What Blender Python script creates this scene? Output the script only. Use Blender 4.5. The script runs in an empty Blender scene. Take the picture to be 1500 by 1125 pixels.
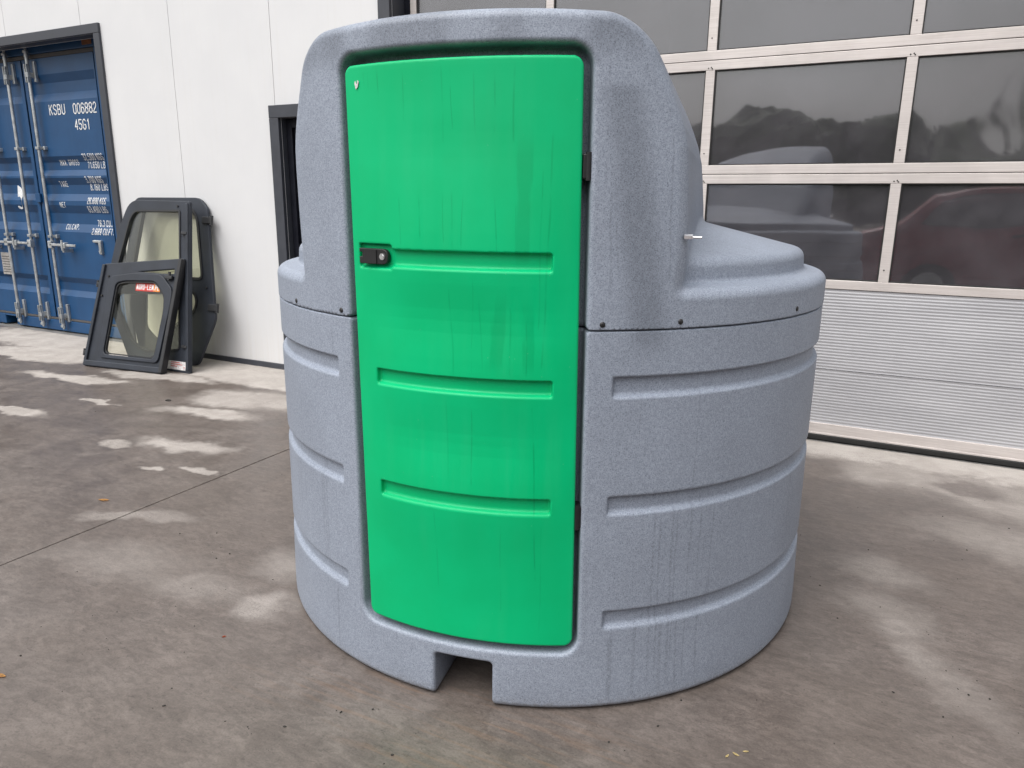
import bpy, bmesh, math, random
import numpy as np
from mathutils import Vector, Matrix, noise
random.seed(7); np.random.seed(7)
S = bpy.context.scene
COL = S.collection

# ---------------------------------------------------------------- camera, sky, sun, exposure
H = 1.42
FOC, YAW, PITCH, ROLL = 1071.1, math.radians(26.777), math.radians(14.029), math.radians(0.581)
fw = Vector((-math.sin(YAW) * math.cos(PITCH), math.cos(YAW) * math.cos(PITCH), -math.sin(PITCH)))
rt = Vector((math.cos(YAW), math.sin(YAW), 0)); up = rt.cross(fw)
rt2 = rt * math.cos(ROLL) + up * math.sin(ROLL); up2 = -rt * math.sin(ROLL) + up * math.cos(ROLL)
cam = bpy.data.cameras.new('camera'); cam.sensor_width = 36; cam.lens = FOC / 1500 * 36
cam.clip_start = 0.05; cam.clip_end = 2000
co = bpy.data.objects.new('camera', cam); COL.objects.link(co); S.camera = co
M = Matrix((rt2, up2, -fw)).transposed().to_4x4(); M.translation = (0, 0, H); co.matrix_world = M

SUN_EL, SUN_AZ = math.radians(60), math.radians(200)      # behind the viewpoint, a little to the left
w = bpy.data.worlds.new('World'); S.world = w; w.use_nodes = True
nt = w.node_tree; bg = nt.nodes['Background']
sky = nt.nodes.new('ShaderNodeTexSky'); sky.sky_type = 'NISHITA'; sky.sun_disc = False
sky.sun_elevation = SUN_EL; sky.sun_rotation = SUN_AZ; sky.air_density = 1.6; sky.dust_density = 6.0; sky.ozone_density = 1.0
hs = nt.nodes.new('ShaderNodeHueSaturation'); hs.inputs['Saturation'].default_value = 0.16
nt.links.new(sky.outputs[0], hs.inputs['Color']); nt.links.new(hs.outputs[0], bg.inputs[0])
bg.inputs[1].default_value = 0.15
sd = bpy.data.lights.new('sun', 'SUN'); sd.energy = 1.0; sd.angle = math.radians(80); sd.color = (1.0, .965, .92)
so = bpy.data.objects.new('sun', sd); COL.objects.link(so)
sdir = Vector((math.sin(SUN_AZ) * math.cos(SUN_EL), math.cos(SUN_AZ) * math.cos(SUN_EL), math.sin(SUN_EL)))
so.rotation_euler = sdir.to_track_quat('Z', 'Y').to_euler(); so.location = (-3, -8, 12)
S.view_settings.view_transform = 'Standard'; S.view_settings.look = 'None'
S.view_settings.exposure = 0.5; S.view_settings.gamma = 1.0; S.view_settings.use_curve_mapping = False
S.render.engine = 'CYCLES'; S.cycles.use_denoising = True; S.cycles.max_bounces = 6; S.cycles.diffuse_bounces = 3; S.cycles.glossy_bounces = 3
S.cycles.transparent_max_bounces = 16; S.cycles.caustics_reflective = False; S.cycles.caustics_refractive = False

# ---------------------------------------------------------------- node helpers
class NT:
    def __init__(s, name):
        s.m = bpy.data.materials.new(name); s.m.use_nodes = True
        s.t = s.m.node_tree; s.b = s.t.nodes['Principled BSDF']; s.out = s.t.nodes['Material Output']
    def n(s, typ, **kw):
        x = s.t.nodes.new('ShaderNode' + typ)
        for k, v in kw.items(): setattr(x, k, v)
        return x
    def set(s, inp, v):
        if hasattr(v, 'is_output') or isinstance(v, bpy.types.NodeSocket): s.t.links.new(v, inp)
        else: inp.default_value = v
    def math(s, op, a, b=None, c=None, clamp=False):
        x = s.n('Math', operation=op, use_clamp=clamp); s.set(x.inputs[0], a)
        if b is not None: s.set(x.inputs[1], b)
        if c is not None: s.set(x.inputs[2], c)
        return x.outputs[0]
    def coord(s, k='Object'): return s.n('TexCoord').outputs[k]
    def sep(s, v): x = s.n('SeparateXYZ'); s.set(x.inputs[0], v); return x.outputs
    def comb(s, x, y, z):
        c = s.n('CombineXYZ'); s.set(c.inputs[0], x); s.set(c.inputs[1], y); s.set(c.inputs[2], z); return c.outputs[0]
    def mapping(s, v, scale=(1, 1, 1), loc=(0, 0, 0), rot=(0, 0, 0)):
        x = s.n('Mapping'); s.set(x.inputs[0], v); x.inputs[1].default_value = loc; x.inputs[2].default_value = rot; x.inputs[3].default_value = scale
        return x.outputs[0]
    def noise(s, v, scale, detail=3, rough=.5, dist=0., col=False):
        x = s.n('TexNoise'); s.set(x.inputs['Vector'], v); x.inputs['Scale'].default_value = scale
        x.inputs['Detail'].default_value = detail; x.inputs['Roughness'].default_value = rough; x.inputs['Distortion'].default_value = dist
        return x.outputs[1 if col else 0]
    def voro(s, v, scale, out=0):
        x = s.n('TexVoronoi'); s.set(x.inputs['Vector'], v); x.inputs['Scale'].default_value = scale; return x.outputs[out]
    def ramp(s, v, a, b, lo=0., hi=1., smooth=True):
        x = s.n('MapRange', interpolation_type='SMOOTHSTEP' if smooth else 'LINEAR'); s.set(x.inputs[0], v)
        for i, q in enumerate((a, b, lo, hi)): x.inputs[i + 1].default_value = q
        return x.outputs[0]
    def mix(s, f, a, b):
        x = s.n('Mix', data_type='RGBA'); s.set(x.inputs[0], f)
        for i, q in ((6, a), (7, b)):
            if isinstance(q, (tuple, list)): q = (*q[:3], 1)
            s.set(x.inputs[i], q)
        return x.outputs[2]
    def scalecol(s, c, f):
        x = s.n('VectorMath', operation='SCALE'); s.set(x.inputs[0], c); s.set(x.inputs[3], f); return x.outputs[0]
    def bump(s, h, strength=.3, dist=.01):
        x = s.n('Bump'); s.set(x.inputs['Height'], h); x.inputs['Strength'].default_value = strength; x.inputs['Distance'].default_value = dist
        s.t.links.new(x.outputs[0], s.b.inputs['Normal']); return x.outputs[0]
    def done(s, color=None, rough=None, metal=None, spec=None):
        for k, v in (('Base Color', color), ('Roughness', rough), ('Metallic', metal), ('Specular IOR Level', spec)):
            if v is None: continue
            if isinstance(v, (tuple, list)): v = (*v[:3], 1)
            s.set(s.b.inputs[k], v)
        return s.m

def plain(name, col, rough=.5, metal=0., var=.12, scale=9., bump=0., fine=220., spec=.5):
    n = NT(name); v = n.coord()
    f = n.noise(v, scale, 5, .6)
    g = n.noise(v, fine, 2, .5)
    k = n.math('ADD', n.ramp(f, .25, .75, 1 - var, 1 + var), n.ramp(g, .2, .8, -var * .35, var * .35))
    c = n.scalecol(n.mix(0., col, col), k)
    if bump: n.bump(g, bump, .002)
    return n.done(c, n.ramp(f, .3, .7, max(rough - .07, .02), rough + .07), metal, spec)

# ---------------------------------------------------------------- materials
def mat_tank():
    n = NT('grey_rotomoulded_plastic'); v = n.coord(); x, y, z = n.sep(v)
    th = n.math('ARCTAN2', x, n.math('MULTIPLY', y, -1.0)); u = n.math('MULTIPLY', th, .97)
    sp = n.noise(v, 330, 3, .65); sp2 = n.noise(v, 110, 3, .6); big = n.noise(v, 3.2, 4, .55)
    base = n.mix(n.ramp(sp, .30, .56), (.128, .150, .195), (.312, .350, .422))
    base = n.mix(n.ramp(sp2, .40, .68, 0, .5), base, (.200, .227, .280))
    base = n.scalecol(base, n.ramp(big, .3, .7, .94, 1.06))
    # damp trails left by rain: thin runs down the front, broader tongues below the hood's edge
    wob = n.math('MULTIPLY', n.math('SUBTRACT', n.noise(n.comb(0, 0, n.math('MULTIPLY', z, 1)), 5, 3), .5), .022)
    uw = n.math('ADD', u, wob)
    fine = n.noise(n.comb(n.math('MULTIPLY', uw, 110), 0, n.math('MULTIPLY', z, 1.1)), 1, 2, .5)
    zone = n.noise(n.comb(n.math('MULTIPLY', u, 3.2), 2.7, n.math('MULTIPLY', z, 1.9)), 1, 2, .5)
    runs = n.math('MULTIPLY', n.ramp(fine, .60, .67), n.ramp(zone, .47, .60))
    def run(u0, zt, zb, wd, slant=0.):
        c = n.math('SUBTRACT', uw, n.math('ADD', n.math('MULTIPLY', n.math('SUBTRACT', zt, z), slant), u0))
        a = n.ramp(n.math('ABSOLUTE', c), wd * .2, wd * (.62 if wd < .03 else 1), 1, 0)
        return n.math('MULTIPLY', a, n.math('MULTIPLY', n.ramp(z, zb, zb + .08), n.ramp(z, zt - .03, zt, 1, 0)))
    trails = runs
    for a in ((.452, 1.60, 1.25, .009, .13), (.378, 1.63, 1.15, .007, .02), (.39, 1.5, 1.2, .006, .06), (.53, 1.6, 1.2, .006, .03),
              (.545, .62, .02, .008, .0), (.562, .60, .05, .007, .01), (.60, .62, .0, .009, .012), (.615, .60, .1, .006, .0), (.66, 1.0, .02, .005, .0),
              (.70, .3, .02, .008, .03), (.50, .28, .0, .012, .0), (.43, .25, .0, .018, .0), (.58, .28, .0, .012, .005), (.63, .27, .0, .007, .03),
              (-.46, .28, .0, .01, .0), (-.50, .6, .3, .008, .0), (-.43, 1.08, .95, .008, .02)):
        trails = n.math('MAXIMUM', trails, run(*a))
    tong = n.math('MAXIMUM', run(.40, 1.70, 1.02, .075, .155), n.math('MULTIPLY', n.ramp(z, 1.70, 1.80), n.ramp(n.noise(n.comb(n.math('MULTIPLY', u, 7), 0, n.math('MULTIPLY', z, 4)), 1, 3), .38, .6)))
    wet = n.math('MAXIMUM', n.math('MULTIPLY', n.math('MULTIPLY', trails, n.ramp(sp2, .3, .6, .35, 1)), .42), n.math('MULTIPLY', tong, .62))
    col = n.mix(wet, base, n.scalecol(base, .60))
    dust = n.math('MULTIPLY', n.ramp(z, .0, .05, 1, 0), n.ramp(sp2, .35, .65))
    col = n.mix(n.math('MULTIPLY', dust, .45), col, (.20, .175, .15))
    n.bump(n.math('ADD', n.math('MULTIPLY', sp, .7), n.noise(v, 60, 2)), .22, .0018)
    return n.done(col, n.ramp(wet, 0, 1, .52, .40), 0, .42)

def mat_door_green():
    n = NT('green_plastic'); v = n.coord(); x, y, z = n.sep(v)
    th = n.math('ARCTAN2', x, n.math('MULTIPLY', y, -1.0)); u = n.math('MULTIPLY', th, .97)
    wob = n.math('MULTIPLY', n.math('SUBTRACT', n.noise(n.comb(n.math('MULTIPLY', u, 9), 0, z), 6, 3), .5), .04)
    uw = n.math('ADD', u, wob)
    big = n.noise(v, 4, 4, .6); fine = n.noise(n.comb(n.math('MULTIPLY', u, 26), 0, n.math('MULTIPLY', z, 1.6)), 1, 4, .6)
    base = n.mix(n.ramp(big, .3, .7), (.0, .415, .152), (.0, .45, .172))
    haze = n.math('MULTIPLY', n.ramp(fine, .45, .7), n.ramp(n.noise(v, 2.1, 2), .4, .62))
    base = n.mix(n.math('MULTIPLY', haze, .06), base, (.07, .45, .25))
    tr = None; brk = n.ramp(n.noise(n.mapping(v, (1, 1, .35)), 42, 2), .34, .58, .1, 1)
    rr = random.Random(3)
    L = [(-.26, 1.74, 1.69), (-.245, 1.74, 1.68), (-.215, 1.74, 1.65), (-.14, 1.73, 1.6), (-.035, 1.74, 1.55), (-.012, 1.74, 1.58), (.045, 1.74, 1.56), (.10, 1.73, 1.57), (.145, 1.74, 1.55),
         (-.155, 1.44, 1.30), (-.10, 1.44, 1.32), (-.035, 1.45, 1.31), (-.01, 1.45, 1.30), (.02, 1.44, 1.30), (.10, 1.44, 1.29), (.15, 1.43, 1.33),
         (-.02, 1.22, .97), (.045, 1.24, .98), (.06, 1.2, .99), (.14, 1.17, .98), (.18, 1.14, .98), (.215, 1.5, 1.1), (.24, 1.6, 1.0), (-.03, .92, .68), (.04, .90, .67), (.20, .92, .4), (.12, .58, .3), (.23, .6, .25), (-.07, .6, .35)]
    for u0, zt, zb in L:
        wd = rr.uniform(.0014, .0030)
        wv = n.math('MULTIPLY', n.math('SINE', n.math('MULTIPLY_ADD', z, rr.uniform(14, 32), rr.uniform(0, 6))), .0013)
        c = n.math('ABSOLUTE', n.math('SUBTRACT', n.math('ADD', u, wv), n.math('ADD', n.math('MULTIPLY', n.math('SUBTRACT', zt, z), rr.uniform(-.03, .06)), u0)))
        a = n.math('MULTIPLY', n.ramp(c, wd * .4, wd, 1, 0), n.math('MULTIPLY', n.ramp(z, zb, zb + .02), n.ramp(z, zt - .03, zt, 1, 0)))
        a = n.math('MULTIPLY', a, n.math('MULTIPLY', brk, rr.uniform(.22, .55)))
        tr = a if tr is None else n.math('MAXIMUM', tr, a)
    for u0, zt, zb, wd, sl in ((.12, 1.22, .98, .02, -.10), (.175, 1.6, 1.25, .022, -.02), (.185, 1.2, .98, .016, .02)):
        c = n.math('ABSOLUTE', n.math('SUBTRACT', uw, n.math('ADD', n.math('MULTIPLY', n.math('SUBTRACT', zt, z), sl), u0)))
        a = n.math('MULTIPLY', n.ramp(c, wd * .6, wd, .3, 0), n.math('MULTIPLY', n.ramp(z, zb, zb + .05), n.ramp(z, zt - .1, zt, 1, 0)))
        tr = n.math('MAXIMUM', tr, a)
    col = n.mix(n.math('MULTIPLY', tr, .8), base, (.0, .22, .075))
    spk = n.math('MULTIPLY', n.ramp(n.voro(v, 26), .0, .05, 1, 0), .25)
    col = n.mix(spk, col, (.35, .62, .48))
    n.bump(n.noise(v, 140, 2), .05, .001)
    return n.done(col, n.math('SUBTRACT', n.ramp(fine, .3, .7, .36, .48), n.math('MULTIPLY', tr, .1)), 0, .25)

def mat_concrete():
    n = NT('wet_concrete'); v = n.coord()
    p = n.mapping(v, (1, 1, 0)); 
    warp = n.n('VectorMath', operation='MULTIPLY_ADD'); n.set(warp.inputs[0], n.noise(p, 2.3, 4, .6, 0, True)); warp.inputs[1].default_value = (.55, .40, 0)
    sub = n.n('VectorMath', operation='SUBTRACT'); n.set(sub.inputs[0], p); sub.inputs[1].default_value = (.275, .20, 0)
    n.set(warp.inputs[2], sub.outputs[0]); q = warp.outputs[0]
    fineedge = n.math('MULTIPLY', n.math('SUBTRACT', n.noise(p, 9, 5, .65), .5), .6)
    dry = None
    # (x, y, half-length, half-width, turn, softness, amount): patches that have dried off
    for cx, cy, rx, ry, a, sf, am in ((-6.6, 4.45, 2.2, .42, 0, .35, 1), (-4.35, 4.30, 1.1, .30, 0, .4, 1), (-6.95, 3.95, .75, .22, .1, .5, .95), (-5.75, 3.55, .55, .09, .15, .6, .9), (-5.2, 3.9, .5, .12, .1, .5, .8),
                         (-3.98, 3.72, .5, .22, .2, .7, .8), (-4.0, 3.33, .38, .10, .2, .8, .85), (-3.55, 2.80, .26, .08, .15, .9, .75), (-3.95, 2.66, .12, .05, .1, .6, .6), (-3.40, 2.42, .07, .03, 0, .6, .7), (-3.16, 2.54, .10, .035, .2, .6, .7),
                         (-5.3, 2.72, .35, .06, .1, .6, .8), (-4.9, 3.2, .15, .04, .1, .6, .7), (-2.95, 1.98, .3, .05, .4, .9, .35), (-2.62, 1.70, .30, .10, .3, 1.5, .22), (-2.2, 1.72, .25, .08, .2, 1.5, .26), (-1.84, 1.75, .10, .06, -.2, 1.3, .48), (-1.98, 1.98, .12, .08, 0, 1.6, .38),
                         (.9, 4.62, 1.6, .28, 0, .5, .95), (.75, 4.15, .7, .28, -.1, 1.0, .5), (.2, 4.25, .35, .20, -.4, .8, .6), (.13, 3.02, .16, .10, -.6, 1.4, .34), (.18, 2.66, .16, .09, -1.0, 1.8, .40), (.33, 2.36, .20, .07, -1.0, 1.9, .34), (.75, 3.55, .4, .2, -.2, 1, .35)):
        m = n.n('Mapping'); m.vector_type = 'TEXTURE'; n.set(m.inputs[0], q); m.inputs[1].default_value = (cx, cy, 0); m.inputs[2].default_value = (0, 0, a); m.inputs[3].default_value = (rx, ry, 1)
        ln = n.n('VectorMath', operation='LENGTH'); n.set(ln.inputs[0], m.outputs[0])
        d = n.ramp(n.math('ADD', ln.outputs['Value'], fineedge), 1 - sf * .5, 1 + sf * .5, am, 0)
        dry = d if dry is None else n.math('MAXIMUM', dry, d)
    # darker damp spots inside the dry zone
    for cx, cy, rx, ry, am in ((.50, 4.20, .16, .10, .8), (.22, 3.95, .3, .2, .5), (-4.15, 3.95, .12, .06, .6), (-6.9, 3.62, .7, .12, .9), (-3.55, 4.1, .2, .05, .5)):
        m = n.n('Mapping'); m.vector_type = 'TEXTURE'; n.set(m.inputs[0], q); m.inputs[1].default_value = (cx, cy, 0); m.inputs[3].default_value = (rx, ry, 1)
        ln = n.n('VectorMath', operation='LENGTH'); n.set(ln.inputs[0], m.outputs[0])
        d = n.ramp(n.math('ADD', ln.outputs['Value'], fineedge), .6, 1.2, 1 - am, 1)
        dry = n.math('MULTIPLY', dry, d)
    big = n.noise(p, .9, 5, .6); mid = n.noise(p, 4.5, 6, .65, .6)
    sw = n.noise(n.mapping(p, (1, 2.6, 1), rot=(0, 0, .5)), 7, 6, .62, 1.6)      # trowel swirls
    sw2 = n.noise(n.mapping(p, (1, 1.9, 1), rot=(0, 0, -.4)), 22, 5, .6, 1.2)
    grain = n.noise(p, 160, 3, .6)
    pits = n.ramp(n.voro(n.mapping(p, (1, 1.3, 1)), 17), .025, .05, 1, 0)
    pits = n.math('MULTIPLY', pits, n.ramp(n.noise(p, 3.1, 2), .48, .58))
    cr = n.math('MULTIPLY', n.ramp(n.math('ABSOLUTE', n.math('SUBTRACT', n.noise(n.mapping(p, (1, 2.0, 1), rot=(0, 0, .35)), 10, 5, .7, 2.2), .5)), .0, .018, 1, 0), n.ramp(n.noise(p, 2.1, 3), .50, .62))
    wet = n.mix(n.ramp(mid, .3, .7), (.104, .087, .078), (.152, .130, .118))
    wet = n.mix(n.ramp(big, .35, .65, 0, .55), wet, (.112, .091, .078))
    wet = n.scalecol(wet, n.ramp(sw, .3, .7, .88, 1.11)); wet = n.scalecol(wet, n.ramp(sw2, .3, .7, .85, 1.13))
    fl = n.noise(n.mapping(p, (1, 2.6, 1), rot=(0, 0, .45)), 34, 5, .7, 1.6)      # short dark trowel flecks
    wet = n.scalecol(wet, n.ramp(fl, .30, .47, .68, 1.03))
    dr = n.mix(n.ramp(mid, .3, .7), (.345, .315, .29), (.44, .408, .38))
    dr = n.scalecol(dr, n.ramp(sw, .3, .7, .95, 1.05))
    col = n.mix(dry, wet, dr)
    col = n.scalecol(col, n.ramp(grain, .25, .75, .87, 1.13))
    col = n.mix(n.math('MULTIPLY', cr, .5), col, (.07, .058, .05))
    col = n.mix(n.math('MULTIPLY', pits, .8), col, (.035, .03, .027))
    # rust-brown scuffs in front of the tank
    sc = n.noise(n.mapping(p, (1.2, 16, 1), rot=(0, 0, -.30)), 3, 4, .6, .3)
    m = n.n('Mapping'); m.vector_type = 'TEXTURE'; n.set(m.inputs[0], q); m.inputs[1].default_value = (-.95, 1.50, 0); m.inputs[2].default_value = (0, 0, .18); m.inputs[3].default_value = (.75, .2, 1)
    ln = n.n('VectorMath', operation='LENGTH'); n.set(ln.inputs[0], m.outputs[0])
    col = n.mix(n.math('MULTIPLY', n.math('MULTIPLY', n.ramp(ln.outputs['Value'], .5, 1.15, 1, 0), n.ramp(sc, .48, .75)), .32), col, (.25, .145, .085))
    hh = n.math('ADD', n.math('MULTIPLY', n.noise(n.mapping(p, (1, 1.9, 1), rot=(0, 0, -.4)), 22, 4, .6), .6), n.math('MULTIPLY', n.noise(p, 120, 2), .25))
    n.bump(hh, .28, .004)
    ro = n.math('ADD', n.ramp(dry, 0, 1, .36, .85), n.ramp(mid, .3, .7, -.06, .10))
    return n.done(col, ro, 0, .45)

def mat_wall():
    n = NT('white_coated_steel'); v = n.coord(); x, y, z = n.sep(v)
    f = n.noise(v, 1.4, 4, .6); st = n.noise(n.comb(n.math('MULTIPLY', x, 30), 0, n.math('MULTIPLY', z, .7)), 1, 3, .6)
    c = n.mix(n.ramp(f, .3, .7), (.645, .65, .665), (.68, .683, .695))
    c = n.mix(n.math('MULTIPLY', n.ramp(st, .5, .72), .10), c, (.60, .58, .54))
    dirt = n.math('MULTIPLY', n.ramp(z, .0, .55, 1, 0), n.ramp(st, .3, .7, .25, 1))
    c = n.mix(n.math('MULTIPLY', dirt, .28), c, (.58, .545, .50))
    n.bump(n.noise(n.comb(n.math('MULTIPLY', x, 1), 0, 0), 150, 1), .04, .001)
    return n.done(c, .42, 0, .4)

def mat_glass(name, tint, refl, wave=.0, wscale=1.3, dust=0.):
    n = NT(name); v = n.coord()
    tr = n.n('BsdfTransparent'); tr.inputs[0].default_value = (*tint, 1)
    gl = n.n('BsdfGlossy'); gl.inputs['Roughness'].default_value = .03 if dust else .015; gl.inputs[0].default_value = (1, 1, 1, 1)
    lw = n.n('LayerWeight'); lw.inputs[0].default_value = .5
    f = n.math('ADD', n.math('MULTIPLY', n.math('POWER', lw.outputs['Facing'], 4.0), .85), refl, clamp=True)
    if wave:
        b = n.n('Bump'); b.inputs['Strength'].default_value = 1; b.inputs['Distance'].default_value = wave
        n.set(b.inputs['Height'], n.noise(v, wscale, 1, .4)); n.t.links.new(b.outputs[0], gl.inputs['Normal'])
    ms = n.n('MixShader'); n.set(ms.inputs[0], f); n.t.links.new(tr.outputs[0], ms.inputs[1]); n.t.links.new(gl.outputs[0], ms.inputs[2])
    if dust:
        df = n.n('BsdfDiffuse'); df.inputs[0].default_value = (.51, .49, .53, 1); m2 = n.n('MixShader'); n.set(m2.inputs[0], n.ramp(n.noise(v, 3.5, 4, .6), .3, .7, dust * .7, dust * 1.3))
        n.t.links.new(ms.outputs[0], m2.inputs[1]); n.t.links.new(df.outputs[0], m2.inputs[2]); ms = m2
    n.t.links.new(ms.outputs[0], n.out.inputs['Surface']); return n.m

def mat_alu():
    n = NT('anodised_aluminium'); v = n.coord(); x, y, z = n.sep(v)
    br = n.noise(n.comb(n.math('MULTIPLY', x, 2.5), 0, n.math('MULTIPLY', z, 160)), 1, 3, .6); f = n.noise(v, 5, 4, .6)
    c = n.mix(n.ramp(br, .3, .7), (.54, .495, .475), (.63, .585, .565)); c = n.scalecol(c, n.ramp(f, .3, .7, .93, 1.05))
    sm = n.noise(n.comb(n.math('MULTIPLY', x, 3), 3, n.math('MULTIPLY', z, 26)), 1, 4, .6)
    c = n.mix(n.math('MULTIPLY', n.ramp(sm, .58, .75), .35), c, (.42, .37, .33))
    n.bump(br, .05, .001); return n.done(c, .48, .25, .5)

def mat_ribbed():
    n = NT('ribbed_steel'); v = n.coord(); f = n.noise(n.mapping(v, (.8, 1, 2.5)), 2.2, 4, .6)
    c = n.mix(n.ramp(f, .3, .7), (.38, .38, .40), (.44, .44, .46)); return n.done(c, .45, .15, .4)

def mat_container():
    n = NT('blue_container_paint'); v = n.coord(); x, y, z = n.sep(v)
    f = n.noise(v, 3, 5, .6); st = n.noise(n.comb(n.math('MULTIPLY', x, 22), 0, n.math('MULTIPLY', z, 1.2)), 1, 3, .6)
    c = n.mix(n.ramp(f, .3, .7), (.006, .050, .140), (.008, .062, .168)); c = n.mix(n.math('MULTIPLY', n.ramp(st, .5, .75), .15), c, (.03, .09, .19))
    n.bump(n.noise(v, 120, 2), .06, .002); return n.done(c, .42, 0, .5)

MT = dict(tank=mat_tank(), green=mat_door_green(), conc=mat_concrete(), wall=mat_wall(), alu=mat_alu(), rib=mat_ribbed(), blue=mat_container(),
    pane=mat_glass('smoked_double_pane', (.72, .72, .74), .105, .003, 2.0, .06), glass=mat_glass('cab_glass', (.95, .95, .895), .03),
    trim=plain('anthracite_trim', (.044, .048, .060), .45, 0, .10), dark=plain('anthracite_dark', (.009, .010, .016), .5, 0, .12, 9., 0., 220., .2), rubber=plain('black_rubber', (.012, .012, .012), .6),
    black=plain('black_plastic', (.014, .014, .015), .38), zinc=plain('galvanised_steel', (.50, .52, .53), .42, .7, .2, 14), gasket=plain('grey_gasket', (.075, .07, .07), .7),
    cab=plain('dark_grey_cab_paint', (.026, .031, .042), .5, 0, .22, 6, .1, 220., .35), cabtrim=plain('worn_black_trim', (.017, .018, .021), .55, 0, .3, 10),
    white=plain('white_lettering', (.72, .73, .74), .5, 0, .15, 30), plate=plain('data_plate', (.42, .40, .38), .45, .3, .3, 60), red=plain('red_sticker', (.50, .035, .025), .4), orange=plain('orange_sticker', (.75, .24, .03), .4),
    stk=plain('pale_sticker', (.62, .60, .60), .5, 0, .3, 60), inner=plain('hall_interior', (.16, .16, .165), .8), hfloor=plain('hall_floor', (.17, .165, .16), .6), core=plain('panel_core', (.10, .10, .10), .9),
    silver=plain('bright_steel', (.72, .73, .75), .25, .9, .05), leaf=plain('dry_leaf', (.50, .27, .09), .7, 0, .3, 60), straw=plain('straw', (.62, .50, .24), .7, 0, .25, 60), chip=plain('red_brown_crumb', (.34, .075, .03), .6), grit=plain('dark_grit', (.03, .027, .024), .9),
    carred=plain('red_car_paint', (.20, .010, .018), .22, 0, .06), carblue=plain('dark_blue_car_paint', (.02, .03, .05), .22, 0, .06), tyre=plain('tyre', (.02, .02, .02), .85), carglass=plain('car_glass', (.012, .013, .015), .06), lamp=plain('lamp_lens', (.6, .6, .6), .15),
    foliage=plain('foliage', (.045, .065, .028), .7, 0, .5, .6), bark=plain('bark', (.08, .06, .045), .9), earth=plain('rough_ground', (.17, .155, .13), .95, 0, .35, .4), rust=plain('rusty_edge', (.22, .09, .04), .8, 0, .3, 40))

# ---------------------------------------------------------------- mesh helpers
def link(name, me, mat, parent=None, label=None, cat=None, group=None, kind=None):
    o = bpy.data.objects.new(name, me); COL.objects.link(o)
    if me is not None and mat is not None and not me.materials: me.materials.append(MT[mat] if isinstance(mat, str) else mat)
    if parent is not None: o.parent = parent
    if label: o['label'] = label
    if cat: o['category'] = cat
    if group: o['group'] = group
    if kind: o['kind'] = kind
    return o
def thing(name, label, cat, loc=(0, 0, 0), rz=0, group=None):
    o = link(name, None, None, None, label, cat, group); o.location = loc; o.rotation_euler = (0, 0, rz); o.empty_display_size = .2; return o
def obj(name, bm, mat, parent=None, smooth=False, **kw):
    me = bpy.data.meshes.new(name); bmesh.ops.recalc_face_normals(bm, faces=bm.faces[:]); bm.to_mesh(me); bm.free()
    if smooth: 
        for p in me.polygons: p.use_smooth = True
        try: me.set_sharp_from_angle(angle=math.radians(40))
        except Exception: pass
    return link(name, me, mat, parent, **kw)
def BM(): return bmesh.new()
def box(bm, x0, x1, y0, y1, z0, z1, bev=0., mtx=None):
    g = bmesh.ops.create_cube(bm, size=1.0); vs = g['verts']
    for v in vs: v.co = Vector(((x0 + x1) / 2 + v.co.x * (x1 - x0), (y0 + y1) / 2 + v.co.y * (y1 - y0), (z0 + z1) / 2 + v.co.z * (z1 - z0)))
    if bev:
        es = list({e for v in vs for e in v.link_edges})
        r = bmesh.ops.bevel(bm, geom=es, offset=bev, segments=2, profile=.5, affect='EDGES', clamp_overlap=True)
        vs = list({v for f in r['faces'] for v in f.verts} | {v for v in vs if v.is_valid})
    if mtx is not None:
        for v in vs: v.co = mtx @ v.co
    return vs
def cyl(bm, p0, p1, r0, r1=None, seg=16, cap=True):
    p0, p1 = Vector(p0), Vector(p1); d = p1 - p0; r1 = r0 if r1 is None else r1
    g = bmesh.ops.create_cone(bm, cap_ends=cap, segments=seg, radius1=r0, radius2=r1, depth=d.length)
    m = Matrix.Translation((p0 + p1) / 2) @ d.to_track_quat('Z', 'Y').to_matrix().to_4x4()
    for v in g['verts']: v.co = m @ v.co
    return g['verts']
def plate(outer, holes, t0, t1, frame=None, bev=0.):
    """flat shape with real holes, extruded from depth t0 to t1 along the frame's normal"""
    bm = BM(); edges = []
    for loop in [outer] + list(holes):
        vs = [bm.verts.new((a, b, t0)) for a, b in loop]
        edges += [bm.edges.new((vs[i], vs[(i + 1) % len(vs)])) for i in range(len(vs))]
    bmesh.ops.triangle_fill(bm, use_beauty=True, use_dissolve=True, edges=edges)
    r = bmesh.ops.extrude_face_region(bm, geom=bm.faces[:])
    for v in r['geom']:
        if isinstance(v, bmesh.types.BMVert): v.co.z = t1
    bmesh.ops.recalc_face_normals(bm, faces=bm.faces[:])
    if bev:
        es = [e for e in bm.edges if len(e.link_faces) == 2 and e.calc_face_angle(0) > 1.2 and abs(e.verts[0].co.z - e.verts[1].co.z) < 1e-6]
        bmesh.ops.bevel(bm, geom=es, offset=bev, segments=2, profile=.5, affect='EDGES', clamp_overlap=True)
    if frame is not None:
        for v in bm.verts: v.co = frame @ v.co
    return bm
def rounded(poly, r, n=5):
    out = []; N = len(poly)
    for i in range(N):
        a, b, c = Vector(poly[i - 1]), Vector(poly[i]), Vector(poly[(i + 1) % N])
        ri = r[i] if isinstance(r, (list, tuple)) else r
        if ri <= 0: out.append(tuple(b)); continue
        u, v = (a - b), (c - b); ri = min(ri, u.length * .49, v.length * .49); u.normalize(); v.normalize()
        p, q = b + u * ri, b + v * ri
        for k in range(n + 1):
            t = k / n; out.append(tuple(p * (1 - t) ** 2 + b * 2 * t * (1 - t) + q * t * t))
    return out
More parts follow.
